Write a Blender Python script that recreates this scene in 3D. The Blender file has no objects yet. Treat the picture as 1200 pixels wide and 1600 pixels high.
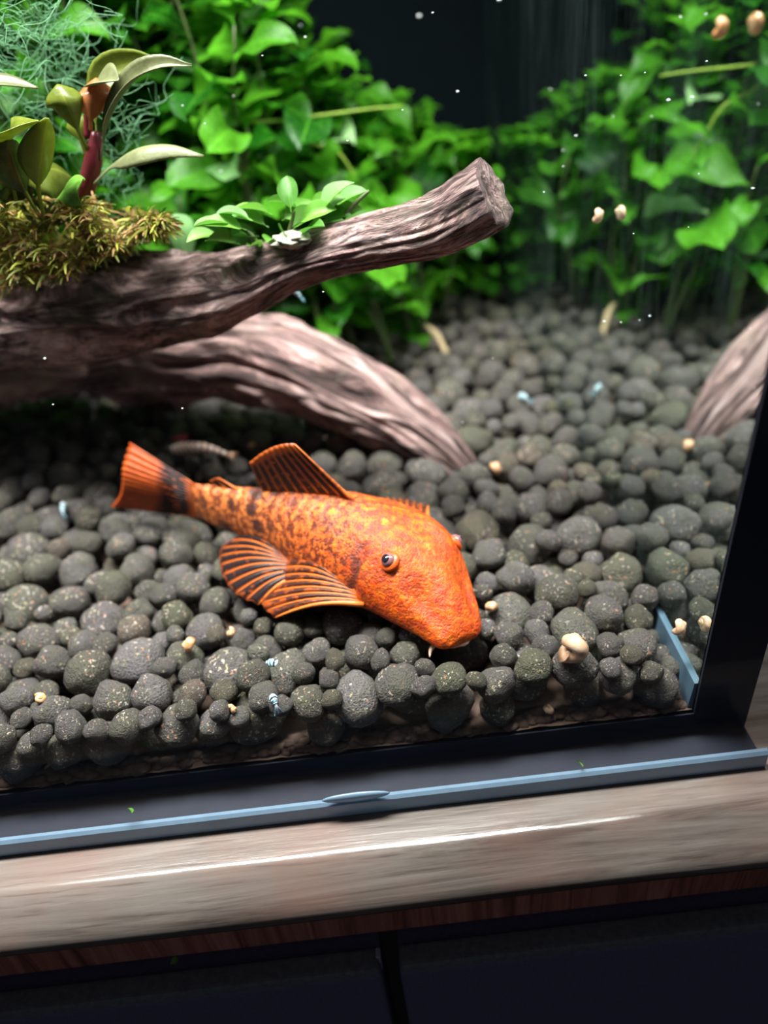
import bpy, bmesh, math, random
import numpy as np
from mathutils import Vector, Matrix, noise as mnoise
random.seed(7); RNG = np.random.default_rng(7)
S = bpy.context.scene
S.unit_settings.scale_length = 0.1            # one unit = 10 cm
COL = S.collection

# ------------------------------------------------------------ camera, world, lamp
PITCH, ROLL, FPX = math.radians(35.9), math.radians(6.7), 1200.0
CAM = Vector((0, -0.588, 0.78))
cd = bpy.data.cameras.new('camera'); cam = bpy.data.objects.new('camera', cd); COL.objects.link(cam)
cd.sensor_fit = 'AUTO'; cd.sensor_width = 36; cd.lens = FPX / 1600 * 36
fw = Vector((0, math.cos(PITCH), -math.sin(PITCH))); rt = Vector((1, 0, 0)); up = Vector((0, math.sin(PITCH), math.cos(PITCH)))
cr = rt * math.cos(ROLL) - up * math.sin(ROLL); cu = rt * math.sin(ROLL) + up * math.cos(ROLL)
cam.matrix_world = Matrix(((cr.x, cu.x, -fw.x, CAM.x), (cr.y, cu.y, -fw.y, CAM.y), (cr.z, cu.z, -fw.z, CAM.z), (0, 0, 0, 1)))
cd.clip_start = 0.01; cd.clip_end = 100
cd.dof.use_dof = True; cd.dof.focus_distance = 0.875; cd.dof.aperture_fstop = 1.3
S.camera = cam

W = bpy.data.worlds.new('world'); S.world = W; W.use_nodes = True
W.node_tree.nodes['Background'].inputs[0].default_value = (0.62, 0.66, 0.85, 1)
W.node_tree.nodes['Background'].inputs[1].default_value = 0.075
ld = bpy.data.lights.new('aquarium_lamp_offscreen', 'AREA'); ld.shape = 'RECTANGLE'; ld.size = 1.7; ld.size_y = 0.28
ld.energy = 70; ld.spread = math.radians(106); ld.color = (1.0, 0.985, 0.96)
lo = bpy.data.objects.new('aquarium_lamp_offscreen', ld); COL.objects.link(lo); lo.location = (-0.30, 0.36, 1.88)
S.view_settings.view_transform = 'Standard'; S.view_settings.look = 'None'
S.view_settings.exposure = 0.0; S.view_settings.gamma = 1.0; S.view_settings.use_curve_mapping = False

# ------------------------------------------------------------ helpers
def V(*a): return Vector(a)
def tag(o, label=None, cat=None, group=None, kind=None):
    if label: o['label'] = label
    if cat: o['category'] = cat
    if group: o['group'] = group
    if kind: o['kind'] = kind
    return o
def link(name, me, mat=None, parent=None, loc=None):
    o = bpy.data.objects.new(name, me); COL.objects.link(o)
    if mat is not None and me is not None and not me.materials: me.materials.append(mat)
    if parent is not None: o.parent = parent
    if loc is not None: o.location = loc
    return o
def empty(name, loc, label, cat, group=None):
    o = bpy.data.objects.new(name, None); COL.objects.link(o); o.location = loc; o.empty_display_size = .02
    return tag(o, label, cat, group)
def mesh(name, verts, faces, smooth=True):
    me = bpy.data.meshes.new(name); me.from_pydata([tuple(v) for v in verts], [], faces)
    if smooth: me.polygons.foreach_set('use_smooth', [True] * len(me.polygons))
    me.update(); return me
def vattr(me, name, vals):
    a = me.attributes.new(name, 'FLOAT_VECTOR', 'POINT')
    a.data.foreach_set('vector', np.asarray(vals, dtype=np.float32).ravel())
def box(name, x0, x1, y0, y1, z0, z1, mat, parent=None, bev=0.0, origin=(0, 0, 0)):
    bm = bmesh.new(); bmesh.ops.create_cube(bm, size=1)
    for v in bm.verts:
        v.co = V((x0 + x1) / 2 + v.co.x * (x1 - x0), (y0 + y1) / 2 + v.co.y * (y1 - y0), (z0 + z1) / 2 + v.co.z * (z1 - z0)) - Vector(origin)
    if bev: bmesh.ops.bevel(bm, geom=bm.edges[:], offset=bev, segments=3, affect='EDGES', profile=0.6)
    me = bpy.data.meshes.new(name); bm.to_mesh(me); bm.free()
    return link(name, me, mat, parent)
def catmull(pts, n):
    P = [np.array(p, float) for p in pts]; P = [2 * P[0] - P[1]] + P + [2 * P[-1] - P[-2]]
    m = len(P) - 3; out = []
    for i in range(n):
        t = i / (n - 1) * m; k = min(int(t), m - 1); t -= k
        a, b, c, d = P[k:k + 4]
        out.append(0.5 * ((2 * b) + (c - a) * t + (2 * a - 5 * b + 4 * c - d) * t * t + (3 * b - a - 3 * c + d) * t ** 3))
    return np.array(out)
def frames(P):
    T = np.gradient(P, axis=0); T /= np.linalg.norm(T, axis=1)[:, None] + 1e-12
    N = []; ref = np.array([0, 0, 1.0])
    if abs(T[0] @ ref) > .9: ref = np.array([0, 1.0, 0])
    n = ref
    for t in T:
        n = n - (n @ t) * t; n /= np.linalg.norm(n) + 1e-12; N.append(n.copy())
    N = np.array(N); return T, N, np.cross(T, N)
def tube_data(pts, radii, n=12, m=6, closed=True):
    """pts -> verts, faces of a round tapering tube"""
    P = catmull(pts, n); Rr = np.interp(np.linspace(0, 1, n), np.linspace(0, 1, len(radii)), radii)
    T, N, B = frames(P); vs = []; fs = []
    for i in range(n):
        for j in range(m):
            a = 2 * math.pi * j / m
            vs.append(P[i] + Rr[i] * (math.cos(a) * N[i] + math.sin(a) * B[i]))
    for i in range(n - 1):
        for j in range(m):
            fs.append((i * m + j, i * m + (j + 1) % m, (i + 1) * m + (j + 1) % m, (i + 1) * m + j))
    if closed: fs.append(tuple(range(m - 1, -1, -1))); fs.append(tuple((n - 1) * m + j for j in range(m)))
    return vs, fs
def merge(lst):
    vs, fs = [], []
    for v, f in lst:
        o = len(vs); vs += list(v); fs += [tuple(i + o for i in q) for q in f]
    return vs, fs
def tube(name, pts, radii, mat, parent=None, n=12, m=6):
    org = np.array(parent.location) if parent is not None and parent.parent is None else np.zeros(3)
    vs, fs = tube_data([np.array(p) - org for p in pts], radii, n, m)
    return link(name, mesh(name, vs, fs), mat, parent)
def ico(sub, fn=None):
    bm = bmesh.new(); bmesh.ops.create_icosphere(bm, subdivisions=sub, radius=1)
    if fn:
        for v in bm.verts: v.co = fn(v.co.copy())
    vs = [tuple(v.co) for v in bm.verts]; fs = [tuple(v.index for v in f.verts) for f in bm.faces]
    bm.free(); return vs, fs

# ------------------------------------------------------------ materials
class NT:
    def __init__(s, name):
        s.m = bpy.data.materials.new(name); s.m.use_nodes = True; s.t = s.m.node_tree; s.t.nodes.clear()
        s.out = s.n('ShaderNodeOutputMaterial')
    def n(s, ty, **kw):
        nd = s.t.nodes.new(ty)
        for k, v in kw.items():
            if k.startswith('i_'):
                k = k[2:]; k = int(k) if k.isdigit() else k.replace('_', ' ')
                if isinstance(v, bpy.types.NodeSocket): s.t.links.new(v, nd.inputs[k])
                else: nd.inputs[k].default_value = v
            else: setattr(nd, k, v)
        return nd
    def l(s, a, b): s.t.links.new(a, b)
    def noise(s, vec, scale, detail=4, rough=.55, dist=0):
        nd = s.n('ShaderNodeTexNoise', i_Scale=scale, i_Detail=detail, i_Roughness=rough, i_Distortion=dist)
        if vec is not None: s.l(vec, nd.inputs['Vector'])
        return nd.outputs['Fac']
    def ramp(s, fac, stops, interp='LINEAR'):
        nd = s.n('ShaderNodeValToRGB'); s.l(fac, nd.inputs[0]); e = nd.color_ramp.elements; nd.color_ramp.interpolation = interp
        while len(e) < len(stops): e.new(.5)
        for q, (p, c) in zip(e, stops):
            q.position = p; q.color = (c, c, c, 1) if isinstance(c, (int, float)) else (*c, 1)
        return nd.outputs['Color']
    def mix(s, fac, a, b, mode='MIX'):
        nd = s.n('ShaderNodeMix', data_type='RGBA', blend_type=mode)
        for sock, v in ((nd.inputs[0], fac), (nd.inputs[6], a), (nd.inputs[7], b)):
            if isinstance(v, bpy.types.NodeSocket): s.l(v, sock)
            else: sock.default_value = v if isinstance(v, (int, float)) else (*v, 1)
        return nd.outputs[2]
    def math(s, op, a, b=0.0):
        nd = s.n('ShaderNodeMath', operation=op)
        for i, v in enumerate((a, b)):
            if isinstance(v, bpy.types.NodeSocket): s.l(v, nd.inputs[i])
            else: nd.inputs[i].default_value = v
        return nd.outputs[0]
    def mapping(s, vec, scale):
        nd = s.n('ShaderNodeMapping', i_Scale=scale); s.l(vec, nd.inputs['Vector']); return nd.outputs[0]
    def obj(s): return s.n('ShaderNodeTexCoord').outputs['Object']
    def attr(s, name): return s.n('ShaderNodeAttribute', attribute_name=name).outputs['Vector']
    def sep(s, v):
        nd = s.n('ShaderNodeSeparateXYZ'); s.l(v, nd.inputs[0]); return nd.outputs
    def bump(s, h, strength=.5, dist=.01):
        nd = s.n('ShaderNodeBump', i_Strength=strength, i_Distance=dist); s.l(h, nd.inputs['Height']); return nd.outputs[0]
    def bsdf(s, color, rough=.5, normal=None, spec=.5, trans=None, **kw):
        p = s.n('ShaderNodeBsdfPrincipled')
        for k, v in (('Base Color', color), ('Roughness', rough), ('Specular IOR Level', spec)):
            if isinstance(v, bpy.types.NodeSocket): s.l(v, p.inputs[k])
            else: p.inputs[k].default_value = v if isinstance(v, (int, float)) else (*v, 1)
        if normal is not None: s.l(normal, p.inputs['Normal'])
        for k, v in kw.items(): p.inputs[k.replace('_', ' ')].default_value = v
        sh = p.outputs[0]
        if trans:
            tb = s.n('ShaderNodeBsdfTranslucent')
            if isinstance(color, bpy.types.NodeSocket): s.l(color, tb.inputs[0])
            else: tb.inputs[0].default_value = (*color, 1)
            mx = s.n('ShaderNodeMixShader', i_0=trans); s.l(sh, mx.inputs[1]); s.l(tb.outputs[0], mx.inputs[2]); sh = mx.outputs[0]
        s.l(sh, s.out.inputs[0]); return s.m
def plain(name, color, rough=.5, spec=.5, trans=None, var=.25, scale=40):
    t = NT(name); f = t.noise(t.obj(), scale, 4)
    c = t.mix(f, tuple(x * (1 - var) for x in color), tuple(min(1, x * (1 + var)) for x in color))
    return t.bsdf(c, rough, t.bump(f, .2, .002), spec, trans)

def m_pellet():
    t = NT('soil_pellet'); o = t.obj()
    isl = t.n('ShaderNodeNewGeometry').outputs['Random Per Island']; rnd = t.n('ShaderNodeObjectInfo').outputs['Random']
    r = t.math('FRACT', t.math('ADD', t.math('MULTIPLY', isl, 7.31), t.math('MULTIPLY', rnd, 5.77)))
    base = t.ramp(r, [(0, (.054, .050, .032)), (.25, (.096, .083, .080)), (.5, (.068, .059, .054)), (.72, (.116, .102, .104)), (.9, (.062, .062, .034)), (1, (.112, .080, .064))])
    pos = t.n('ShaderNodeVectorMath', operation='ADD'); t.l(o, pos.inputs[0])
    cmb = t.n('ShaderNodeCombineXYZ'); t.l(t.math('MULTIPLY', r, 37.), cmb.inputs[0]); t.l(cmb.outputs[0], pos.inputs[1]); p = pos.outputs[0]
    big = t.noise(p, 38, 4, .6); fine = t.noise(p, 420, 3, .6)
    c = t.mix(t.ramp(big, [(.42, .0), (.75, .7)]), base, (.075, .080, .040))
    c = t.mix(t.ramp(fine, [(.30, .9), (.52, 0)]), c, (.030, .028, .027))
    sp = t.ramp(t.noise(p, 230, 2, .5), [(.60, 0), (.65, 1)])
    spm = t.math('MULTIPLY', sp, t.ramp(t.noise(p, 30, 2), [(.42, 0), (.62, .85)]))
    spc = t.ramp(t.noise(p, 90, 1), [(.35, (.42, .36, .17)), (.5, (.55, .52, .46)), (.66, (.52, .22, .10))])
    c = t.mix(spm, c, spc)
    h = t.math('ADD', t.math('MULTIPLY', fine, .5), big)
    return t.bsdf(c, .72, t.bump(h, 1.0, .008), .45)
def m_wood(name='driftwood_bark', fl=13, fs=24):
    t = NT(name); g = t.attr('grain')
    f1 = t.noise(t.mapping(g, (34, 34, fl)), 1, 9, .70, .9); f2 = t.noise(t.mapping(g, (110, 110, fs)), 1, 5, .65, .5); f3 = t.noise(g, 11, 4, .6)
    c = t.ramp(f1, [(.36, (.018, .010, .010)), (.44, (.13, .075, .068)), (.52, (.36, .225, .205)), (.66, (.66, .50, .46))])
    c = t.mix(t.ramp(f2, [(.38, .9), (.52, 0)]), c, (.035, .02, .018))
    c = t.mix(t.ramp(f3, [(.52, 0), (.75, .55)]), c, (.30, .25, .19))
    alg = t.math('MULTIPLY', t.ramp(t.noise(t.obj(), 9, 3), [(.55, 0), (.7, .6)]), .5)
    c = t.mix(alg, c, (.13, .12, .05))
    h = t.math('ADD', f1, t.math('MULTIPLY', f2, .6))
    return t.bsdf(c, .62, t.bump(h, 1.0, .016), .4)
def m_board():
    t = NT('weathered_board'); o = t.obj()
    g = t.mapping(o, (2.2, 34, 34)); f1 = t.noise(g, 1, 8, .65, .4); f2 = t.noise(t.mapping(o, (7, 150, 150)), 1, 4, .6)
    c = t.ramp(f1, [(.34, (.065, .050, .042)), (.47, (.145, .124, .106)), (.66, (.235, .205, .18))])
    c = t.mix(t.ramp(f2, [(.28, .75), (.42, 0)]), c, (.06, .045, .04))
    c = t.mix(t.ramp(t.noise(o, 5, 3), [(.45, 0), (.7, .6)]), c, (.20, .115, .09))
    return t.bsdf(c, .15, t.bump(t.math('ADD', f1, f2), .07, .004), .5)
def m_moulding():
    t = NT('red_brown_moulding'); o = t.obj()
    f = t.noise(t.mapping(o, (60, 4, 3)), 1, 6, .6, .6); k = t.noise(t.mapping(o, (9, 1, 1)), 1, 3)
    c = t.ramp(f, [(.3, (.10, .035, .024)), (.5, (.42, .15, .095)), (.7, (.62, .27, .18))])
    c = t.mix(t.ramp(k, [(.4, 0), (.7, .5)]), c, (.12, .05, .035))
    return t.bsdf(c, .5, t.bump(f, .5, .004), .35)
def m_glass():
    t = NT('clear_glass'); tr = t.n('ShaderNodeBsdfTransparent', i_Color=(.985, .995, 1, 1)); gl = t.n('ShaderNodeBsdfGlossy', i_Roughness=.02)
    lw = t.n('ShaderNodeLayerWeight', i_Blend=.15); mx = t.n('ShaderNodeMixShader')
    t.l(t.math('MULTIPLY', lw.outputs['Facing'], .10), mx.inputs[0]); t.l(tr.outputs[0], mx.inputs[1]); t.l(gl.outputs[0], mx.inputs[2]); t.l(mx.outputs[0], t.out.inputs[0]); return t.m
def m_mirror_glass():
    # the water side of the pane reflects totally at this angle; a streaky film of algae dulls it
    t = NT('reflecting_side_glass'); o = t.obj()
    gl = t.n('ShaderNodeBsdfGlossy', i_Roughness=.025, i_Color=(.80, .86, .85, 1)); df = t.n('ShaderNodeBsdfDiffuse', i_Color=(.16, .24, .22, 1))
    f = t.noise(t.mapping(o, (1, 16, 3.0)), 1, 8, .7, 1.2); f2 = t.noise(o, 3, 3)
    fac = t.math('MULTIPLY', t.ramp(f, [(.40, .01), (.85, .22)]), t.ramp(f2, [(.35, .2), (.7, 1)]))
    mx = t.n('ShaderNodeMixShader'); t.l(fac, mx.inputs[0]); t.l(gl.outputs[0], mx.inputs[1]); t.l(df.outputs[0], mx.inputs[2]); t.l(mx.outputs[0], t.out.inputs[0]); return t.m
def m_leaf(name, lo, hi, rim=None, trans=.45, rough=.35, scale=18):
    t = NT(name); o = t.obj(); rnd = t.n('ShaderNodeObjectInfo').outputs['Random']
    isl = t.n('ShaderNodeNewGeometry').outputs['Random Per Island']
    r = t.math('FRACT', t.math('ADD', t.math('MULTIPLY', rnd, 3.7), t.math('MULTIPLY', isl, 5.3)))
    f = t.math('ADD', t.math('MULTIPLY', t.noise(o, scale, 4), .5), t.math('MULTIPLY', r, .5))
    c = t.ramp(f, [(.25, lo), (.75, hi)])
    g = t.attr('leafuv'); sx = t.sep(g)
    vein = t.ramp(t.math('ABSOLUTE', sx[1]), [(.0, .5), (.07, 0)])
    c = t.mix(vein, c, tuple(min(1, x * 1.4 + .02) for x in hi))
    return t.bsdf(c, rough, t.bump(t.noise(o, 60, 3), .25, .004), .5, trans)
def m_fish():
    t = NT('orange_fish_skin'); g = t.attr('body'); sx = t.sep(g); o = t.obj()
    s_ = sx[0]
    n1 = t.noise(o, 62, 7, .72); n2 = t.noise(o, 120, 4, .6); n3 = t.noise(o, 330, 3, .6)
    c = t.ramp(n1, [(.32, (.40, .028, .003)), (.46, (.68, .075, .003)), (.60, (.82, .140, .004)), (.72, (.92, .34, .012))])
    # towards the tail the skin is duller and carries dark blotches
    tailf = t.ramp(s_, [(.30, 0), (.75, 1)])
    c = t.mix(t.math('MULTIPLY', tailf, .7), c, t.ramp(n2, [(.3, (.42, .10, .018)), (.7, (.72, .27, .07))]))
    mott = t.ramp(t.math('ADD', t.math('MULTIPLY', n2, .65), t.math('MULTIPLY', n3, .35)), [(.46, 1), (.54, 0)])
    c = t.mix(t.math('MULTIPLY', mott, t.ramp(s_, [(.0, .38), (.22, .55), (.40, .90), (1, .85)])), c, (.085, .022, .012))
    vor = t.n('ShaderNodeTexVoronoi', i_Scale=34.); t.l(o, vor.inputs['Vector'])
    blot = t.math('MULTIPLY', t.ramp(vor.outputs['Distance'], [(.34, 1), (.46, 0)]), t.ramp(n2, [(.38, 0), (.46, 1)]))
    blot = t.math('MULTIPLY', blot, t.ramp(s_, [(.55, 0), (.70, .95), (.92, .95), (1, .3)]))
    c = t.mix(blot, c, (.035, .013, .011))
    gill = t.math('MULTIPLY', t.ramp(s_, [(.27, 0), (.295, 1), (.33, 1), (.37, 0)]), t.ramp(sx[2], [(.35, 0), (.6, 1)]))
    c = t.mix(t.math('MULTIPLY', gill, t.ramp(n1, [(.42, 0), (.55, .85)])), c, (.07, .022, .02))
    # rows of bony plates
    wav = t.math('SINE', t.math('MULTIPLY', s_, 150.)); pl = t.math('MULTIPLY', t.math('MULTIPLY', wav, tailf), .3)
    vs = t.n('ShaderNodeTexVoronoi', i_Scale=150.); t.l(o, vs.inputs['Vector'])
    h = t.math('ADD', t.math('ADD', pl, t.math('MULTIPLY', vs.outputs['Distance'], .15)), t.math('MULTIPLY', n3, .6))
    h = t.math('ADD', h, t.math('MULTIPLY', n2, .5))
    return t.bsdf(c, .44, t.bump(h, .8, .004), .45)
def m_fin(name, lo, hi, amt, base=(.55, .13, .02), dark=(.010, .006, .008), th=(.30, .42), fl=.25):
    t = NT(name); g = t.attr('finuv'); sx = t.sep(g)          # x across rays (in rays), y root to tip
    st = t.math('ABSOLUTE', t.math('SINE', t.math('MULTIPLY', sx[0], math.pi)))
    cm = t.n('ShaderNodeCombineXYZ'); t.l(sx[0], cm.inputs[0]); t.l(t.math('MULTIPLY', sx[1], 7.), cm.inputs[1])
    n = t.noise(cm.outputs[0], 1.1, 3, .6)
    band = t.ramp(sx[1], [(max(0, lo - .08), 0), (lo, 1), (hi, 1), (min(1, hi + .12), 0)])
    d = t.math('MULTIPLY', t.math('MULTIPLY', t.ramp(n, [(th[0], 0), (th[1], 1)]), band), t.math('MULTIPLY', t.ramp(st, [(.2, fl), (.6, 1)]), amt))
    c = t.ramp(n, [(.3, tuple(x * .75 for x in base)), (.7, tuple(min(1, x * 1.25) for x in base))])
    c = t.mix(d, c, dark)
    return t.bsdf(c, .4, t.bump(st, .4, .004), .5, .2)
def m_edge():
    t = NT('polished_glass_edge'); f = t.noise(t.obj(), 30, 4)
    return t.bsdf(t.mix(f, (.22, .34, .45), (.30, .43, .55)), .12, None, .9, .35)
M = dict(
    pellet=m_pellet(), wood=m_wood(), rootwood=m_wood('streaked_driftwood', 4.5, 9), board=m_board(), moulding=m_moulding(), glass=m_glass(), mirror=m_mirror_glass(),
    soil=plain('brown_soil', (.12, .080, .060), .9, .2, var=.5, scale=90),
    black=plain('black_silicone', (.014, .017, .027), .6, .18, var=.2),
    bluelitseal=plain('blue_lit_silicone', (.065, .12, .16), .35, .5, var=.2, scale=14),  # blue light falling on the sealant is put into its colour
    edge=m_edge(),
    backfilm=plain('black_back_film', (.0025, .005, .006), .8, .05),
    door=plain('dark_cabinet_laminate', (.13, .12, .185), .75, .3, var=.35, scale=260),
    rubber=plain('dusty_black_rubber', (.14, .145, .135), .8, .3, var=.5, scale=150),
    metal=plain('grey_metal', (.35, .36, .36), .35, .6),
    plaster=plain('dark_room_wall', (.05, .05, .06), .9, .2), floor=plain('dark_room_floor', (.03, .028, .03), .8, .2),
    fish=m_fish(),
    caudal=m_fin('caudal_fin_skin', .20, .46, 1.0, (.55, .095, .014), th=(.32, .44), fl=.9), dorsal=m_fin('dorsal_fin_skin', .08, .80, .95, (.42, .085, .012), th=(.34, .44)),
    caudalray=m_fin('caudal_ray_skin', .20, .46, .95, (.60, .12, .016), th=(.36, .47), fl=1.0), dorsalray=m_fin('dorsal_ray_skin', .25, .75, .6, (.62, .15, .022), th=(.42, .52), fl=1.0),
    paired=m_fin('paired_fin_skin', .12, .95, .92, (.42, .085, .014), (.03, .012, .010), (.38, .50)),
    pelvic=m_fin('pelvic_fin_skin', .10, .97, 1.0, (.40, .08, .014), (.018, .010, .010), (.30, .42)),
    ray=plain('orange_fin_ray', (.62, .155, .022), .4, .4, var=.3, scale=120),
    eyeball=plain('pink_grey_eye', (.24, .11, .11), .15, .7), pupil=plain('black_pupil', (.012, .012, .018), .08, .8),
    lid=plain('orange_eye_rim', (.60, .085, .008), .4, .5), mouth=plain('pale_mouth_skin', (.72, .45, .33), .4, .4),
    spine=plain('dark_fin_spine', (.06, .035, .035), .4, .4, var=.6, scale=300),
    greenleaf=m_leaf('green_leaf', (.010, .10, .006), (.13, .46, .022), (.32, .72, .15), .6),
    paleleaf=m_leaf('pale_green_leaf', (.16, .40, .12), (.42, .68, .30), (.6, .8, .5)),
    olive=m_leaf('olive_leaf', (.055, .09, .012), (.22, .27, .035), (.55, .56, .36), .5, .3, 110),
    redleaf=m_leaf('red_brown_leaf', (.36, .10, .035), (.55, .22, .08), (.70, .60, .50), .5, .3, 110),
    greyleaf=m_leaf('silver_green_leaf', (.085, .095, .035), (.20, .22, .10), (.55, .56, .42), .3, .4, 110),
    epileaf=m_leaf('fresh_green_leaf', (.04, .18, .015), (.16, .38, .05), (.34, .55, .22), .35, .3, 110),
    redstem=plain('red_stem', (.17, .022, .03), .35, .5, trans=.2), stem=plain('olive_stem', (.07, .10, .03), .5, .4),
    yellowstem=plain('yellow_green_stem', (.32, .48, .06), .5, .4, trans=.3),
    moss=m_leaf('moss_frond', (.05, .075, .008), (.42, .44, .05), None, .4, .6), brownmoss=m_leaf('withered_moss', (.16, .075, .02), (.40, .26, .08), None, .35, .7),
    hair=plain('hair_algae', (.16, .36, .18), .5, .4, trans=.5), glue=plain('pale_glue_crust', (.26, .27, .19), .6, .4, var=.3, scale=80),
    speck=plain('pale_speck', (.75, .80, .82), .4, .5), stalk=plain('withered_stalk', (.55, .42, .24), .7, .3, var=.5, scale=70),
    food=plain('red_food_stick', (.90, .10, .15), .5, .4),
)
def m_shell():
    t = NT('snail_shell'); o = t.obj(); rnd = t.n('ShaderNodeObjectInfo').outputs['Random']
    f = t.noise(o, 120, 3, .6)
    c = t.ramp(f, [(.3, (.34, .12, .03)), (.5, (.60, .30, .11)), (.7, (.72, .55, .38))])
    c = t.mix(t.ramp(rnd, [(0, 0), (1, .45)]), c, (.70, .62, .50))
    return t.bsdf(c, .25, t.bump(f, .2, .002), .6)
def m_shrimp(name, cols, k):
    t = NT(name); sx = t.sep(t.attr('body')); w = t.math('SINE', t.math('MULTIPLY', sx[0], k))
    f = t.math('ADD', t.math('MULTIPLY', w, .32), t.noise(t.obj(), 150, 3))
    return t.bsdf(t.ramp(f, [(.25, cols[0]), (.5, cols[1]), (.75, cols[2])]), .3, None, .5)
M['shell'] = m_shell()
M['shrimp'] = m_shrimp('orange_banded_shrimp', ((.05, .06, .065), (.85, .42, .20), (.92, .86, .80)), 60)
M['bluebaby'] = m_shrimp('blue_banded_shrimp', ((.02, .03, .04), (.25, .62, .72), (.80, .92, .95)), 34)

# ------------------------------------------------------------ room and stand
XW = 0.345                                    # water side of the right glass pane
XL, YB, ZT, ZW = -1.25, 1.40, 1.75, -0.040    # left pane, back pane, top of panes, top of the board
tag(box('floor', -12, 12, -12, 5, -7.62, -7.5, M['floor']), 'dark floor of the room', None, None, 'structure')
tag(box('wall_back', -12, 12, 2.6, 2.8, -7.5, 12, M['plaster']), 'dark wall of the room behind the tank', None, None, 'structure')
st = empty('aquarium_stand', (-.2, .7, -7.5), 'wooden aquarium stand with weathered board top and dark doors', 'stand')
SO = tuple(st.location)
# board with a rounded front edge, extruded along x
prof = []
prof = [(-.098, ZW), (-.104, ZW - .0008), (-.109, ZW - .003), (-.114, ZW - .007), (-.122, ZW - .015), (-.132, ZW - .025), (-.141, ZW - .034), (-.146, ZW - .041), (-.148, ZW - .050), (-.146, ZW - .058), (-.140, ZW - .062)]
prof += [(-.112, -.106), (1.62, -.106), (1.62, ZW)]
nx = 60; vs = []; fs = []; n = len(prof)
for i in range(nx + 1):
    x = -2.0 + 3.4 * i / nx
    for (y, z) in prof:
        w = .0016 * mnoise.noise(V(x * 3, y * 9, z * 9)) if y < 0 else 0
        vs.append((x - SO[0], y + w - SO[1], z + (w if z < ZW - .001 else 0) - SO[2]))
for i in range(nx):
    for j in range(n): fs.append((i * n + j, i * n + (j + 1) % n, (i + 1) * n + (j + 1) % n, (i + 1) * n + j))
fs.append(tuple(range(n))); fs.append(tuple(nx * n + j for j in range(n - 1, -1, -1)))
me = mesh('board', vs, fs); link('board', me, M['board'], st)
box('moulding', -1.98, 1.38, -.128, 1.58, -.182, -.098, M['moulding'], st, .006, SO)
box('carcass', -1.97, 1.37, -.100, 1.56, -7.5, -.185, M['rubber'], st, 0, SO)
for x0, x1 in ((-1.97, -.068), (-.046, 1.37)):
    d = box('door', x0, x1, -.166, -.104, -7.3, -.206, M['door'], st, .008, SO)
    r_ = box('edge_strip', x0 + .002, x1 - .002, -.164, -.136, -.215, -.196, M['rubber'], d, .006, SO)
hb = box('door_catch', -.073, -.067, -.150, -.138, -.230, -.195, M['metal'], st, .002, SO)

# ------------------------------------------------------------ aquarium
aq = empty('aquarium', (-.4, .7, ZW), 'rimless glass aquarium with black sealed corners', 'aquarium')
AO = tuple(aq.location)
box('front_pane', XL, .4135, -.052, -.002, ZW + .004, ZT, M['glass'], aq, 0, AO)
box('side_pane', XW, .409, .002, YB + .04, ZW + .004, ZT, M['mirror'], aq, 0, AO)
box('left_pane', XL - .05, XL, .0, YB + .04, ZW + .004, ZT, M['glass'], aq, 0, AO)
box('back_pane', XL, XW, YB, YB + .04, ZW + .004, ZT, M['backfilm'], aq, 0, AO)
box('base_pane', XL, XW, .0, YB, ZW + .002, -.004, M['black'], aq, 0, AO)
box('bottom_seal', XL, .4125, -.0515, -.0005, ZW, ZW + .006, M['black'], aq, 0, AO)
box('front_seal', XL, XW, -.0015, .004, ZW + .004, .001, M['black'], aq, 0, AO)
box('corner_seal', XW, .4130, -.0018, .004, ZW + .004, ZT, M['black'], aq, 0, AO)
def bar(name, prof_, mat, parent):
    k = len(prof_); vs = [(x - AO[0], y - AO[1], z - AO[2]) for x in (XL, .4130) for (y, z) in prof_]
    fs = [tuple(range(k)), tuple(range(2 * k - 1, k - 1, -1))] + [(i, i + k, k + (i + 1) % k, (i + 1) % k) for i in range(k)]
    return link(name, mesh(name, vs, fs, False), mat, parent)
pe = bar('polished_edge', ((-.0515, ZW + .0250), (-.0570, ZW + .0230), (-.0580, ZW + .003), (-.0570, ZW), (-.0515, ZW)), M['edge'], aq)
bar('bevel', ((-.0515, ZW + .0290), (-.0545, ZW + .0275), (-.0575, ZW + .0235), (-.0572, ZW + .0225), (-.0515, ZW + .0240)), M['edge'], pe)
# bevelled bead of sealant along the foot of the side pane
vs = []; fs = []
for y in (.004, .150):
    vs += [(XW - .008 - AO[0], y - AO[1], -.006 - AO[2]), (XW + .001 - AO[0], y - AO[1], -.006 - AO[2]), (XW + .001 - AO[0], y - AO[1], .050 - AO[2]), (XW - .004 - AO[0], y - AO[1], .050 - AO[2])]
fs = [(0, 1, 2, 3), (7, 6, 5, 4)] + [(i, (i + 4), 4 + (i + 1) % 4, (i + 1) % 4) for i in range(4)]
link('side_seal', mesh('side_seal', vs, fs, False), M['bluelitseal'], aq)

# ------------------------------------------------------------ soil bed
def fbm(x, y, s): return mnoise.noise(V(x * s, y * s, 3.3))
nxs, nys = 120, 110; vs = []; fs = []
for j in range(nys + 1):
    for i in range(nxs + 1):
        x = XL + .002 + (XW - .004 - XL) * i / nxs; y = .001 + (YB - .002) * j / nys
        vs.append((x, y, .004 + .006 * abs(fbm(x, y, 30)) + .004 * abs(fbm(x, y, 80))))
for j in range(nys):
    for i in range(nxs):
        a = j * (nxs + 1) + i; fs.append((a, a + 1, a + nxs + 2, a + nxs + 1))
tag(link('soil_bed', mesh('soil_bed', vs, fs), M['soil']), 'thin brown layer of crumbled soil on the tank bottom', 'soil', None, 'stuff')
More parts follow.
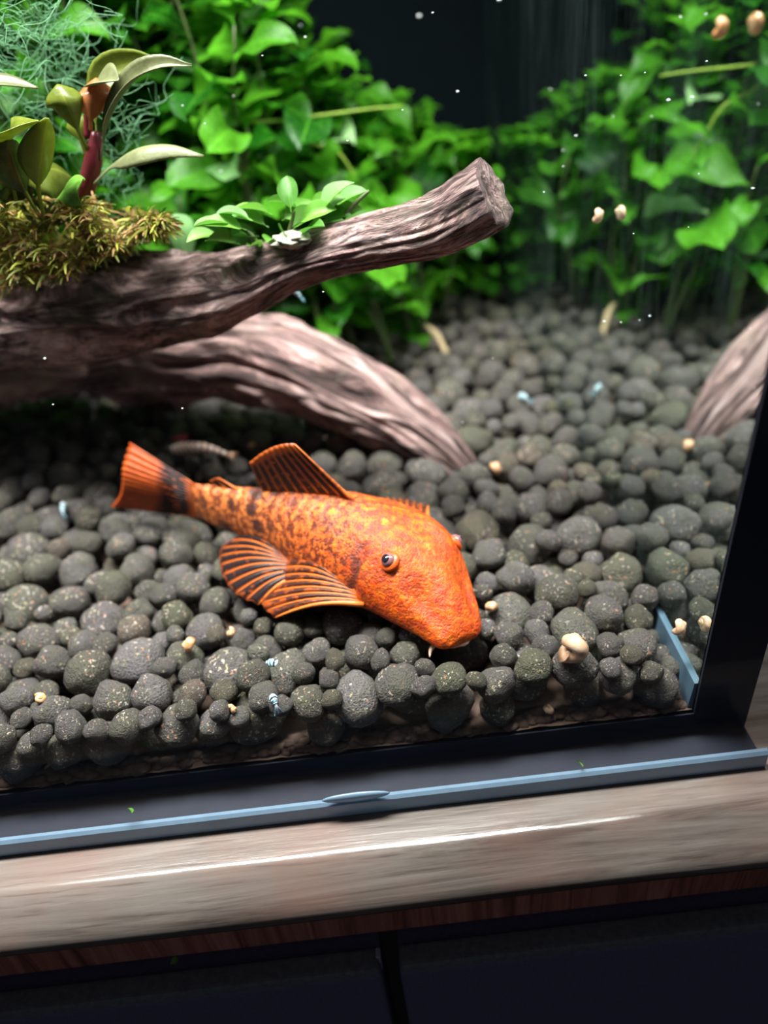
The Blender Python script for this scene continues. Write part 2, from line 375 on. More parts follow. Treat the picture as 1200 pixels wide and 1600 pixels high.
# crumbs along the front glass
cr_v = [ico(1, lambda c, k=k: c * (1 + .35 * mnoise.noise(c * 1.6 + V(k * 5, 0, 0)))) for k in range(6)]
parts = []
for k in range(900):
    x = RNG.uniform(-1.1, XW - .01); y = RNG.uniform(.004, .022); r = RNG.uniform(.003, .0085)
    v, f = cr_v[k % 6]; v = np.array(v) * [r * 1.5, r, r * .7] + [x, y + r * .3, .004 + RNG.uniform(0, .006)]
    parts.append((list(v), f))
vs, fs = merge(parts); tag(link('soil_crumbs', mesh('soil_crumbs', vs, fs), M['soil']), 'brown soil crumbs along the foot of the front glass', 'soil crumbs', None, 'stuff')

# ------------------------------------------------------------ packed pellets
FISH_SPINE = [(.078, .064), (.053, .112), (.012, .176), (-.040, .217), (-.110, .264), (-.188, .316), (-.272, .362)]
def pack():
    cell = .08; grid = {}; out = []
    def near(x, y):
        i, j = int(x // cell), int(y // cell)
        for a in (i - 1, i, i + 1):
            for b in (j - 1, j, j + 1):
                yield from grid.get((a, b), ())
    def rest(x, y, r):
        z = r + .004
        for (px, py, pz, pr) in near(x, y):
            d2 = (x - px) ** 2 + (y - py) ** 2; R = (r + pr) * .97
            if d2 < R * R: z = max(z, pz + math.sqrt(R * R - d2))
        return z
    for att in range(12500):
        fill = att > 6000; front = att > 9000                       # later, small pellets find the holes that are left
        r = min(.039, max(.0165, RNG.normal(.0272, .0052))) if not fill else RNG.uniform(.0135, .021)
        best = None
        x0 = RNG.uniform(XL + .03, XW - r); y0 = RNG.uniform(r, YB - r) if RNG.random() < (.3 if fill else .8) else RNG.uniform(r, .20)
        if fill and RNG.random() < .25: x0 = RNG.uniform(XW - .1, XW - r)
        if front: r = RNG.uniform(.012, .024); y0 = RNG.uniform(r, .09); x0 = RNG.uniform(-.75, XW - r)
        for k in range(14):
            x = min(XW - r - .001, max(XL + r, x0 + RNG.normal(0, .05))); y = min(YB - r, max(r + .002, y0 + RNG.normal(0, .05)))
            z = rest(x, y, r)
            if best is None or z < best[2]: best = (x, y, z, r)
        x, y, z, r = best
        lim = .108 + .012 * fbm(x, y, 3)
        if x > .27 and y < .16: lim -= .022 * min(1, (x - .27) / .05)
        if y < .05: lim -= .004
        if y < .135 and x + r > XW - .020 and z > .03: continue
        if z + r > (lim - .004 if front else lim if not fill else lim - .012): continue
        out.append(best); grid.setdefault((int(x // cell), int(y // cell)), []).append(best)
    return out
PEL = pack(); print('pellets', len(PEL))
# the fish rests on the bed: nothing may stand proud inside its body
def fish_clear(p):
    x, y, z, r = p
    for (a, b), w in zip(FISH_SPINE, (.04, .06, .075, .07, .055, .03, .02)):
        if (x - a) ** 2 + (y - b) ** 2 < (w + .2 * r) ** 2 and z + r > .104: return False
    return True
PEL = [p for p in PEL if fish_clear(p)]
def view_count(P):
    w, h, k = 600, 800, .5
    zb = np.full((h, w), 1e9); ids = np.full((h, w), -1)
    C_ = np.array(CAM); f_, r_, u_ = np.array(fw), np.array(cr), np.array(cu)
    items = [(*p, i) for i, p in enumerate(P)] + [(a, b, .15, w_ , -2) for (a, b), w_ in zip(FISH_SPINE, (.03, .05, .06, .055, .045, .03, .02))]
    for (x, y, z, r, i) in items:
        d = np.array((x, y, z)) - C_; dep = d @ f_
        if dep < .1: continue
        px = (600 + FPX * (d @ r_) / dep) * k; py = (800 - FPX * (d @ u_) / dep) * k; rr = FPX * r / dep * k
        x0, x1, y0, y1 = int(px - rr), int(px + rr) + 1, int(py - rr), int(py + rr) + 1
        x0, y0, x1, y1 = max(0, x0), max(0, y0), min(w, x1), min(h, y1)
        if x0 >= x1 or y0 >= y1: continue
        gx, gy = np.meshgrid(np.arange(x0, x1), np.arange(y0, y1)); q = 1 - ((gx - px) ** 2 + (gy - py) ** 2) / (rr * rr + 1e-9)
        zz = np.where(q > 0, dep - r * np.sqrt(np.maximum(q, 0)), 1e9)
        sub = zb[y0:y1, x0:x1]; mk = zz < sub; sub[mk] = zz[mk]; ids[y0:y1, x0:x1][mk] = i
    return np.bincount(ids[ids >= 0], minlength=len(P))
cnt = view_count(PEL)
order = np.argsort(-cnt); SINGLE = set(int(i) for i in order[:300] if cnt[i] > 0)
def pellet_shape(k, sub):
    sx, sy, sz = [1 + random.uniform(-.04, .24), 1 + random.uniform(-.08, .12), 1 + random.uniform(-.14, .04)]
    def fn(c):
        q = c * (1 +   .20 * mnoise.noise(c * 1.2 + V(k * 7.1, 2, 1)) +   .07 * mnoise.noise(c * 3.0 + V(k, 9, 4)) + .02 * mnoise.noise(c * 9 + V(k, 3, 8)))
        return V(q.x * sx, q.y * sy, q.z * sz)
    return ico(sub, fn)
hi_m = []
for k in range(14):
    v, f = pellet_shape(k, 3); me_ = mesh('soil_pellet', np.array(v) * .0262, f); me_.materials.append(M['pellet']); hi_m.append(me_)
lo_m = [pellet_shape(k + 20, 2) for k in range(14)]
parts = []
for i, (x, y, z, r) in enumerate(PEL):
    if i in SINGLE:
        o = link('soil_pellet', hi_m[i % 14]); o.location = (x, y, z); o.scale = [r / .0262 * 1.02] * 3
        o.rotation_euler = (random.uniform(-.35, .35), random.uniform(-.35, .35), random.uniform(0, 6.28))
        size = 'large ' if r > .031 else 'small ' if r < .0215 else ''
        fd = min((x - a_) ** 2 + (y - b_) ** 2 for a_, b_ in FISH_SPINE) ** .5
        zone = 'lying against the foot of the front glass' if y < .06 else 'lying close to the side glass' if x > XW - .07 else 'next to the body of the orange fish' if fd < .10 else \
               'on open gravel between the fish and the front glass' if y < .16 else 'on open gravel beyond the fish, towards the driftwood' if y > .36 else 'on open gravel level with the fish'
        tag(o, size + 'dark grey rounded soil pellet ' + zone, 'pellet', 'soil pellets covering the aquarium bed')
    else:
        v, f = lo_m[i % 14]; a = random.uniform(0, 6.28); c_, s_ = math.cos(a), math.sin(a); v = np.array(v) * r * 1.02
        v = v @ np.array([[c_, s_, 0], [-s_, c_, 0], [0, 0, 1]]) + [x, y, z]; parts.append((list(v), f))
vs, fs = merge(parts)
tag(link('soil_pellet_bed', mesh('soil_pellet_bed', vs, fs), M['pellet']), 'deeper and farther dark soil pellets of the aquarium bed', 'soil pellets', None, 'stuff')

# ------------------------------------------------------------ driftwood
def woody(name, pts, radii, parent, n=260, m=110, flat=1.0, seed=0, ridge=.22, cut=True, lump=.12, ysc=1.0):
    P = catmull(pts, n); Rr = catmull([(r, 0, 0) for r in radii], n)[:, 0]
    T, N, B = frames(P); L = np.concatenate([[0], np.cumsum(np.linalg.norm(np.diff(P, axis=0), axis=1))])
    org = np.array(parent.location); vs = []; gr = []
    for i in range(n):
        for j in range(m):
            a0 = 2 * math.pi * j / m + .6 * L[i]; ca, sa = math.cos(a0), math.sin(a0)
            aw = a0 + .45 * mnoise.noise(V(ca * 1.5, sa * 1.5, L[i] * 7 + seed * 2)); cw, sw = math.cos(aw), math.sin(aw)
            am = .35 + 1.1 * abs(mnoise.noise(V(ca, sa, L[i] * 4.5 + seed + 20)))
            q = V(ca * 1.2, sa * 1.2, L[i] * 5 + seed); d = lump * mnoise.noise(q)
            q2 = V(cw * 2.3, sw * 2.3, L[i] * 4.5 + seed); rd = 1 - abs(mnoise.noise(q2)) * 2.2; d += ridge * (rd - .5) * .6 * am
            q4 = V(cw * 6.5, sw * 6.5, L[i] * 9 + seed); d += .10 * am * (.5 - abs(mnoise.noise(q4)))
            q3 = V(ca * 8, sa * 8, L[i] * 7 + seed); d += .07 * mnoise.noise(q3)
            d += .05 * mnoise.noise(V(ca * 5, sa * 5, L[i] * 40 + seed))
            r = Rr[i] * (1 + d)
            vs.append(P[i] + r * (ca * N[i] * flat + sa * B[i] * ysc) - org); gr.append((cw * .06, sw * .06, L[i] + seed))
    fs = [(i * m + j, i * m + (j + 1) % m, (i + 1) * m + (j + 1) % m, (i + 1) * m + j) for i in range(n - 1) for j in range(m)]
    # rounded saw-cut ends
    for end, sgn in ((0, -1), (n - 1, 1)):
        prev = [end * m + j for j in range(m)]
        for s_, off in ((.86, .06), (.45, .03), (.06, -.04)):
            base = len(vs); r = Rr[end]
            for j in range(m):
                a = 2 * math.pi * j / m + .6 * L[end]
                wob = .10 * mnoise.noise(V(math.cos(a) * s_ * 3, math.sin(a) * s_ * 3, seed + 9))
                c0 = np.array(vs[end * m + j]) + org - P[end]
                vs.append(P[end] + c0 * s_ + T[end] * sgn * r * (off + wob) - org); gr.append((math.cos(a) * .06 * s_, math.sin(a) * .06 * s_, L[end] + .02 * s_))
            for j in range(m):
                q = (prev[j], prev[(j + 1) % m], base + (j + 1) % m, base + j); fs.append(q if sgn > 0 else q[::-1])
            prev = [base + j for j in range(m)]
        fs.append(tuple(prev) if sgn > 0 else tuple(prev[::-1]))
    me = mesh(name, vs, fs); vattr(me, 'grain', gr); return link(name, me, M['rootwood'] if 'root' in name else M['wood'], parent)
dw = empty('driftwood', (-.45, .60, .05), 'forked brown driftwood arching over the gravel', 'driftwood')
woody('branch', [(-1.15, .74, .33), (-.80, .68, .385), (-.60, .60, .395), (-.45, .55, .398), (-.32, .52, .402), (-.215, .475, .418), (-.145, .445, .440), (-.075, .418, .468), (.02, .380, .492), (.105, .340, .515), (.165, .312, .548)],
      [.11, .10, .092, .080, .066, .054, .042, .032, .031, .035, .037], dw, 340, 130, 1.0, 1.7, .32)
woody('root', [(-.78, .80, .25), (-.55, .74, .265), (-.36, .68, .262), (-.22, .65, .245), (-.10, .62, .210), (.005, .58, .160), (.085, .54, .105), (.130, .52, .062), (.155, .51, .025)],
      [.10, .085, .076, .070, .066, .057, .045, .033, .024], dw, 300, 150, 1.0, 5.2, .68)
woody('shading_rear_root', [(-1.05, .86, .30), (-.82, .74, .33), (-.66, .66, .325), (-.52, .68, .30), (-.43, .78, .22), (-.38, .86, .05)],
      [.08, .09, .085, .075, .06, .05], dw, 160, 90, 1.0, 9.1, .3)  # extra root, added behind the trunk to darken the ground below it

# ------------------------------------------------------------ fish
fish = empty('fish', (-.07, .24, .10), 'bright orange armoured catfish with dark blotched tail on the pellets', 'fish')
FO = np.array(fish.location)
ST = [(0, .020, .100, .112), (.015, .031, .096, .124), (.05, .040, .094, .140), (.10, .051, .096, .160), (.17, .065, .096, .186), (.26, .078, .096, .203), (.36, .075, .096, .214), (.48, .064, .097, .217),
      (.60, .049, .101, .208), (.72, .035, .109, .198), (.84, .024, .117, .189), (.94, .018, .121, .184), (1.0, .010, .123, .183)]
sp = catmull([(a, b, 0) for a, b in FISH_SPINE], 400)
sl = np.concatenate([[0], np.cumsum(np.linalg.norm(np.diff(sp, axis=0), axis=1))]); sl /= sl[-1]
def spine(s):
    s = min(1, max(0, s)); x = np.interp(s, sl, sp[:, 0]); y = np.interp(s, sl, sp[:, 1])
    e = .02; x1, y1 = np.interp(min(1, s + e), sl, sp[:, 0]), np.interp(min(1, s + e), sl, sp[:, 1]); x0, y0 = np.interp(max(0, s - e), sl, sp[:, 0]), np.interp(max(0, s - e), sl, sp[:, 1])
    t = np.array((x1 - x0, y1 - y0)); t /= np.linalg.norm(t); return np.array((x, y)), t, np.array((-t[1], t[0]))
_s = [q[0] for q in ST]
ST3 = catmull([(q[1], q[2], q[3]) for q in ST], 600); ST0 = catmull([(q[0], 0, 0) for q in ST], 600)[:, 0]
def sect(s): return [float(np.interp(s, ST0, ST3[:, k])) for k in range(3)]
def skin(s, a, off=0.0):
    """point of the body surface; a = 0 on the side towards the front glass, 90 deg = back"""
    c, t, nrm = spine(s); w, zb_, zt = sect(s); ca, sa = math.cos(a), math.sin(a)
    zm = zb_ + (zt - zb_) * .32
    lx = (w + off) * math.copysign(abs(ca) ** (.95 if sa > 0 else .7), ca)
    z = zm + ((zt - zm + off) * abs(sa) ** 1.05 if sa > 0 else -(zm - zb_ + off) * abs(sa) ** .6)
    # head: brow ridges and cheek plates
    if sa > 0:
        side = abs(ca)
        z -= .010 * math.exp(-((s - .10) / .07) ** 2) * math.exp(-((side - .62) / .22) ** 2)      # hollow cheeks beside the snout ridge
        z += .004 * math.exp(-((s - .09) / .06) ** 2) * math.exp(-(side / .25) ** 2)
        z += .003 * math.exp(-((s - .06) / .03) ** 2) * math.exp(-((side - .35) / .1) ** 2)       # nostril flaps
    lx *= 1 - .06 * math.exp(-((s - .305) / .022) ** 2) * (sa < .75)                            # gill crease
    hz = math.exp(-((s - .21) / .07) ** 2); z += .007 * hz * math.exp(-((abs(lx) - .040) / .016) ** 2) * (sa > 0)
    ph = .17 * math.exp(-((s - .2) / .35) ** 2); zc = zm; dz = z - zc      # the fish leans a little away from the front glass
    lx, z = lx * math.cos(ph) - dz * math.sin(ph), zc + max(lx * math.sin(ph), -.004) + dz * math.cos(ph)
    return np.array((c[0] + nrm[0] * lx, c[1] + nrm[1] * lx, z))
NS, NA = 130, 72; vs = []; at = []; fs = []
for i in range(NS):
    s = (i / (NS - 1)) ** 1.25
    for j in range(NA):
        a = 2 * math.pi * j / NA; p = skin(s, a)
        q = Vector(p * 30); k = 1.2 - .4 * s
        dz = .0022 * k * mnoise.noise(q) + .0010 * mnoise.noise(q * 2.6)
        c, t, nrm = spine(s); p[2] += dz; vs.append(p - FO); at.append((s, j / NA, max(0, math.cos(a)) ** 2 * (math.sin(a) > -.5)))
fs = [(i * NA + j, (i + 1) * NA + j, (i + 1) * NA + (j + 1) % NA, i * NA + (j + 1) % NA) for i in range(NS - 1) for j in range(NA)]
fs.append(tuple(range(NA))); fs.append(tuple((NS - 1) * NA + j for j in range(NA - 1, -1, -1)))
me = mesh('body', vs, fs); vattr(me, 'body', at); body = link('body', me, M['fish'], fish)

def fin(name, roots, tips, nr, mat, parent=fish, sag=0.0, rays=True, rw=.0017, bulge=0.0, spinefirst=False, scal=.025, raymat=None):
    nu, nv = nr * 6 + 1, 16
    Rp, Tp = catmull(roots, nu), catmull(tips, nu)
    def P(u, v):
        k = u * (nu - 1); i = min(int(k), nu - 2); f = k - i
        r = Rp[i] * (1 - f) + Rp[i + 1] * f; t = Tp[i] * (1 - f) + Tp[i + 1] * f
        t = r + (t - r) * (1 - scal * (1 - abs(math.cos(math.pi * u * nr))))
        p = r + (t - r) * v; p = p + np.array((0, 0, 1.0)) * (sag * math.sin(math.pi * v))
        return p
    ax = np.cross(Tp[nu // 2] - Rp[nu // 2], (Rp[-1] - Rp[0]) + (Tp[-1] - Tp[0])); ax /= np.linalg.norm(ax) + 1e-9
    vs, uv, fs = [], [], []
    for i in range(nu):
        for j in range(nv):
            u, v = i / (nu - 1), j / (nv - 1)
            p = P(u, v) + ax * (.0016 * math.cos(2 * math.pi * u * nr) * min(1, v * 3) + bulge * math.sin(math.pi * u) * v)
            vs.append(p - FO); uv.append((u * nr, v, 0))
    fs = [(i * nv + j, (i + 1) * nv + j, (i + 1) * nv + j + 1, i * nv + j + 1) for i in range(nu - 1) for j in range(nv - 1)]
    me = mesh(name, vs, fs); vattr(me, 'finuv', uv); o = link(name, me, mat, parent)
    md = o.modifiers.new('thickness', 'SOLIDIFY'); md.thickness = .0012; md.offset = 0
    if rays:
        for k in range(nr + 1):
            u = k / nr; pts = [P(u, v) + ax * (.0012 + bulge * math.sin(math.pi * u) * v) - FO for v in (0, .25, .5, .75, .985)]
            w = rw * (2.1 if spinefirst and k == 0 else 1)
            v_, f_ = tube_data(pts, [w, w * .85, w * .65, w * .5, w * .3], 10, 6)
            rme = mesh('ray', v_, f_); vattr(rme, 'finuv', [(u * nr, (i_ // 6) / 9, 0) for i_ in range(len(v_))])
            link('ray', rme, raymat or M['ray'], o)
    return o
def top(s): return skin(s, math.pi / 2)
cb = [skin(1, math.pi / 2) + np.array((.006, -.004, -.001)), skin(.995, 0), skin(1, -math.pi / 2) + np.array((.006, -.004, .001))]
cb[1] = (cb[0] + cb[2]) / 2
fin('caudal_fin', cb, [(-.362, .420, .232), (-.376, .398, .205), (-.383, .392, .180), (-.396, .398, .155), (-.420, .412, .128)], 14, M['caudal'], raymat=M['caudalray'], rw=.0012, scal=.015)
fin('dorsal_fin', [top(s) - np.array((0, 0, .003)) for s in (.42, .50, .58, .66, .73)], [(-.103, .262, .289), (-.118, .267, .287), (-.135, .279, .277), (-.153, .290, .263), (-.172, .303, .244)], 9, M['dorsal'], raymat=M['dorsalray'], rw=.0014, spinefirst=True)
fin('adipose_fin', [top(.83), top(.87), top(.90)], [top(.885) + np.array((0, 0, .016)), top(.905) + np.array((0, 0, .016)), top(.93) + np.array((0, 0, .010))], 2, M['dorsal'], rw=.0016)
# near side fins lie spread on the pellets
pb = skin(.30, math.pi * 1.05); 
fin('pectoral_fin', [skin(.235, -.10), skin(.30, 0.0), skin(.38, .12)], [(-.155, .135, .112), (-.172, .160, .114), (-.165, .185, .118), (-.150, .203, .126), (-.132, .222, .136)], 7, M['paired'], sag=.012, rw=.0020, spinefirst=True)
fin('pelvic_fin', [skin(.52, -.18), skin(.57, -.06), skin(.62, 0.0)], [(-.178, .165, .110), (-.208, .190, .110), (-.228, .225, .112), (-.238, .262, .114), (-.236, .292, .116), (-.205, .308, .124)], 9, M['pelvic'], sag=.012, rw=.0018, spinefirst=True)
fp = fin('pectoral_fin', [skin(.30, math.pi * .98), skin(.35, math.pi * .96), skin(.38, math.pi * .94)], [(.064, .305, .135), (.035, .318, .140), (.005, .322, .145)], 6, M['paired'], sag=.01, rw=.0018, spinefirst=True)
fin('pelvic_fin', [skin(.52, math.pi * 1.05), skin(.57, math.pi * 1.03), skin(.62, math.pi)], [(-.060, .360, .112), (-.10, .385, .112), (-.150, .380, .114)], 6, M['paired'], sag=.01, rw=.0016)
# comb-like bristles on the leading spine of the raised far fin
for side in (math.pi * .27, math.pi * .80):
    p = skin(.205, side); nrm = p - np.array((*spine(.205)[0], .135)); nrm /= np.linalg.norm(nrm)
    rim_v, rim_f = ico(3); rim = link('eye_rim', mesh('eye_rim', np.array(rim_v) * [.0135, .0135, .0060], rim_f), M['lid'], fish)
    rot = Vector(nrm).to_track_quat('Z', 'Y'); rim.location = p - FO - nrm * .002; rim.rotation_mode = 'QUATERNION'; rim.rotation_quaternion = rot
    eye = link('eye', mesh('eye', np.array(rim_v) * [.0092, .0092, .0085], rim_f), M['eyeball'], fish); eye.location = p - FO + nrm * .0012; eye.rotation_mode = 'QUATERNION'; eye.rotation_quaternion = rot
    link('pupil', mesh('pupil', np.array(rim_v) * [.0054, .0054, .0022], rim_f), M['pupil'], eye).location = (0, 0, .0072)
# sucker mouth and barbels under the snout
c0, t0, n0 = spine(.05)
mv, mf = ico(3, lambda c: V(c.x * .024, c.y * .024, c.z * .007) * (1 + .12 * mnoise.noise(c * 3)))
mo = link('mouth', mesh('mouth', mv, mf), M['mouth'], fish); mo.location = np.array((*(c0 - n0 * 0), .097)) - FO
for sg in (-1, 1):
    b0 = np.array((*(c0 + n0 * sg * .024), .100)); b1 = b0 + np.array((*(n0 * sg * .012 - t0 * .004), -.006)); b2 = b1 + np.array((*(n0 * sg * .006 - t0 * .006), -.004))
    v_, f_ = tube_data([b0 - FO, b1 - FO, b2 - FO], [.0040, .0026, .0008], 8, 6); link('barbel', mesh('barbel', v_, f_), M['mouth'], fish)

# ------------------------------------------------------------ leaves
def leaf_mesh(name, mat, prof='oval', nseg=12, nw=6, arch=.15, cup=.12, ruffle=0.0, rf=5, lobes=0.0, lf=7, seed=0, petiole=.18, width=.42):
    vs, uv, fs = [], [], []
    for i in range(nseg + 1):
        u = i / nseg
        if u < petiole: w = .028 + .01 * u
        else:
            q = (u - petiole) / (1 - petiole)
            w = width * (math.sin(math.pi * min(1, q ** .8)) ** .6 if prof == 'oval' else (q ** .45) * math.sqrt(max(0, 1 - q ** 4)) if prof == 'spoon' else math.sin(math.pi * q ** .6) * (1 - .3 * q))
            w = max(w, .012)
        for j in range(-nw, nw + 1):
            v = j / nw; lob = 1 + lobes * math.sin(lf * u * 2 + seed + (1.3 if v > 0 else 0)) * (abs(v) ** 2)
            x = u + .06 * abs(v) ** 2 * lobes * 3; y = v * w * .5 * lob * (1 + .15 * mnoise.noise(V(u * 3, v, seed)))
            z = arch * (math.sin(u * 1.7)) - arch * .9 * u * u + cup * w * abs(v) ** 1.6 + ruffle * abs(v) ** 1.5 * math.sin(rf * u * 2.2 + seed + (2 if v > 0 else 0)) + .02 * mnoise.noise(V(u * 2, v * 2, seed))
            vs.append((x, y, z)); uv.append((u, v if u >= petiole else 0, 0))
    k = 2 * nw + 1
    fs = [(i * k + j, (i + 1) * k + j, (i + 1) * k + j + 1, i * k + j + 1) for i in range(nseg) for j in range(2 * nw)]
    me = mesh(name, vs, fs); vattr(me, 'leafuv', uv); me.materials.append(mat); return me
def put_leaf(me, parent, p, direction, size, roll=0.0, name='leaf', thick=None):
    o = link(name, me, None, parent); org = np.array(parent.location)
    d = Vector(direction).normalized(); q = d.to_track_quat('X', 'Z'); o.rotation_mode = 'QUATERNION'
    from mathutils import Quaternion
    o.rotation_quaternion = q @ Quaternion((1, 0, 0), roll); o.location = np.array(p) - org; o.scale = (size,) * 3
    return o
LG = [leaf_mesh('leaf', M['greenleaf'], 'oval' if k % 4 == 0 else 'spoon', 20, 8, .34, .12, .05 + .03 * (k % 3), 4 + k % 3, .10, 4 + k % 4, k * 2.1, .06, .50 + .08 * (k % 3)) for k in range(7)]
LD = [leaf_mesh('leaf', M['greenleaf'], 'spoon', 12, 6, .30, .12, .06, 5, .10, 5, k * 1.7, .06, .60) for k in range(4)]
LP = [leaf_mesh('leaf', M['paleleaf'], 'spoon', 14, 6, .25, .25, .07, 4, .15, 5, k * 3.1, .14, .75) for k in range(3)]  # pale copies of the leaf, painting lit highlights into the green bank
def bank_top(x):          # height of the green bank at the back, falling towards the right pane
    return float(np.interp(x, [-1.2, -.25, -.08, .03, .14, .20, .25], [1.10, .98, .78, .60, .54, .50, .46]))
BG = [(-.62, 1.05, .95, 'tall'), (-.45, .98, .92, 'tall'), (-.30, 1.02, .88, 'tall'), (-.19, .95, .76, 'mid'), (-.40, 1.16, 1.0, 'back'), (-.12, 1.08, .68, 'mid'), (-.02, 1.00, .50, 'mid'),
      (.055, 1.10, .50, 'right'), (.125, 1.02, .44, 'right'), (.165, 1.12, .40, 'right'), (-.55, .92, .80, 'front'), (-.25, .86, .52, 'front'), (-.06, .86, .42, 'front'), (.07, .90, .34, 'front'), (-.14, 1.22, .86, 'back')]
BGL = {'tall': 'tall leafy green water plant with ruffled leaves behind the driftwood', 'mid': 'mid-height green water plant with lobed leaves behind the cut branch end', 'back': 'green water plant rooted against the black back glass',
       'right': 'green water plant at the open end of the green bank, beside bare gravel', 'front': 'low green water plant seen between the driftwood branch and root'}
tend = 0
for k, (x, y, h, kind) in enumerate(BG):
    pl = empty('water_plant', (x, y, .07), BGL[kind], 'plant', 'green water plants along the back')
    ns = 3 if h > .6 else 2
    for s_ in range(ns):
        dx, dy = random.uniform(-.07, .07), random.uniform(-.06, .06); hh = h * random.uniform(.85, 1.0) * (1 - .12 * s_)
        pts = [(x + dx * .2, y + dy * .2, .06), (x + dx * .7, y + dy * .6, .07 + hh * .35), (x + dx * .8 + random.uniform(-.03, .03), y + dy, .07 + hh * .7), (x + dx, y + dy - .02, .07 + hh * .97)]
        tube('stem', pts, [.006, .005, .004, .002], M['stem'], pl, 14, 6)
        nl = int(4 + hh * 9); P = catmull(pts, 30)
        for q in range(nl):
            t = (q + 1) / nl; p = P[min(29, int(5 + t * 24))]
            a = q * 2.4 + s_ * 2 + random.uniform(-.5, .5); d = (math.cos(a), math.sin(a) - .45, random.uniform(-.15, .55))
            sz = random.uniform(.085, .17)
            if p[0] + sz * d[0] > XW - .03: d = (-abs(d[0]), d[1], d[2])
            lit = random.random(); ml = LP if lit < .10 else LG if lit < .75 and kind != 'back' else LD
            put_leaf(random.choice(ml), pl, p, d, sz, random.uniform(-.9, .9))
# dense shaded growth further back: too many leaves to count
parts = []; uvs = []
src = [(np.array([v.co for v in m_.vertices]), [tuple(p.vertices) for p in m_.polygons], m_) for m_ in [leaf_mesh('leaf', M['greenleaf'], 'spoon', 7, 3, .25, .1, .06, 5, .2, 6, k * 1.3, .12, .65) for k in range(5)]]
for k in range(3000):
    x = RNG.uniform(-1.15, .32); y = RNG.uniform(1.02, 1.36); zt = bank_top(x) - .05
    if zt < .1: continue
    if x > .10: y = RNG.uniform(1.24, 1.37)
    z = RNG.uniform(.08, zt)
    v, f, m_ = src[k % 5]; q = Vector((RNG.normal(), RNG.normal() - .5, RNG.uniform(-.3, .7))).normalized().to_track_quat('X', 'Z').to_matrix()
    v = v @ np.array(q).T * RNG.uniform(.06, .11) + [x, y, z]
    v[:, 0] = np.minimum(v[:, 0], XW - .01); v[:, 1] = np.minimum(v[:, 1], YB - .01)
    parts.append((list(v), f)); a = np.zeros(len(v) * 3, dtype=np.float32); m_.attributes['leafuv'].data.foreach_get('vector', a); uvs.append(a.reshape(-1, 3))
vs, fs = merge(parts); me = mesh('background_foliage', vs, fs); vattr(me, 'leafuv', np.concatenate(uvs))
tag(link('background_foliage', me, M['greenleaf']), 'dense mass of green leaves filling the back of the tank', 'foliage', None, 'stuff')

# ------------------------------------------------------------ red-stemmed plant on the wood
def blade(name, pts, width, mat, parent, prof='lance', curl=.25, side=(0, 0, 1), nseg=18, nw=4, t0=.28, wave=.0):
    """leaf along a path: petiole up to t0, blade beyond; side = direction the blade spreads in"""
    org = np.array(parent.location); P = catmull(pts, nseg + 1) - org; T = np.gradient(P, axis=0); T /= np.linalg.norm(T, axis=1)[:, None]
    sd = np.array(side, float); vs, uv = [], []
    for i in range(nseg + 1):
        u = i / nseg; b = sd - (sd @ T[i]) * T[i]; b /= np.linalg.norm(b) + 1e-9; nn = np.cross(T[i], b)
        q = max(0, (u - t0) / (1 - t0)); w = .0045 if q <= 0 else width * max(.05, (math.sin(math.pi * q ** .75) ** .8 if prof == 'lance' else (q ** .55) * math.sqrt(max(0, 1 - q ** 4)))) 
        w = max(w, .004)
        for j in range(-nw, nw + 1):
            v = j / nw
            vs.append(P[i] + b * v * w * .5 + nn * (curl * w * abs(v) ** 1.5 + wave * w * math.sin(9 * u + v * 2) * abs(v))); uv.append((u, v if q > 0 else 0, 0))
    k = 2 * nw + 1; fs = [(i * k + j, (i + 1) * k + j, (i + 1) * k + j + 1, i * k + j + 1) for i in range(nseg) for j in range(2 * nw)]
    me = mesh(name, vs, fs); vattr(me, 'leafuv', uv); o = link(name, me, mat, parent)
    md = o.modifiers.new('thickness', 'SOLIDIFY'); md.thickness = .0012; md.offset = 0; return o
C_ = np.array(CAM)
def at(px, py, y):
    d = np.array(fw) * FPX + np.array(cr) * (px - 600) + np.array(cu) * (800 - py); return C_ + d * ((y - C_[1]) / d[1])
YP = .50
base = at(140, 300, YP)
bp = empty('red_stemmed_plant', tuple(base - np.array((0, 0, .03))), 'red-stemmed plant with upright silvery olive leaves on mossy driftwood', 'plant')
tube('stem', [at(110, 330, YP + .01), at(132, 300, YP), at(146, 250, YP - .005), at(150, 205, YP)], [.013, .012, .0115, .006], M['redstem'], bp, 16, 10)
tube('shoot', [at(138, 215, YP), at(136, 180, YP), at(135, 150, YP)], [.006, .004, .002], M['redstem'], bp)
blade('leaf', [at(158, 250, YP - .01), at(170, 190, YP - .015), at(205, 130, YP - .02), at(250, 104, YP - .03), at(300, 103, YP - .03)], .030, M['greyleaf'], bp, 'lance', .35, (.1, .8, .6), t0=.15)
blade('leaf', [at(150, 215, YP + .01), at(150, 170, YP + .02), at(165, 115, YP + .03), at(210, 98, YP + .04), at(252, 98, YP + .03)], .036, M['olive'], bp, 'lance', .2, (.2, .3, 1), t0=.25)
blade('leaf', [at(142, 205, YP - .012), at(141, 175, YP - .014), at(143, 145, YP - .012), at(150, 122, YP + .01)], .062, M['redleaf'], bp, 'spoon', .25, (1, .1, 0), t0=.2)
blade('leaf', [at(150, 130, YP + .01), at(165, 127, YP - .015), at(185, 126, YP - .03)], .045, M['greyleaf'], bp, 'lance', .2, (.2, 1, .3), t0=.0)
blade('leaf', [at(138, 235, YP - .01), at(118, 195, YP - .02), at(103, 160, YP - .03), at(90, 132, YP - .02)], .062, M['olive'], bp, 'spoon', .3, (1, .3, 0), t0=.3)
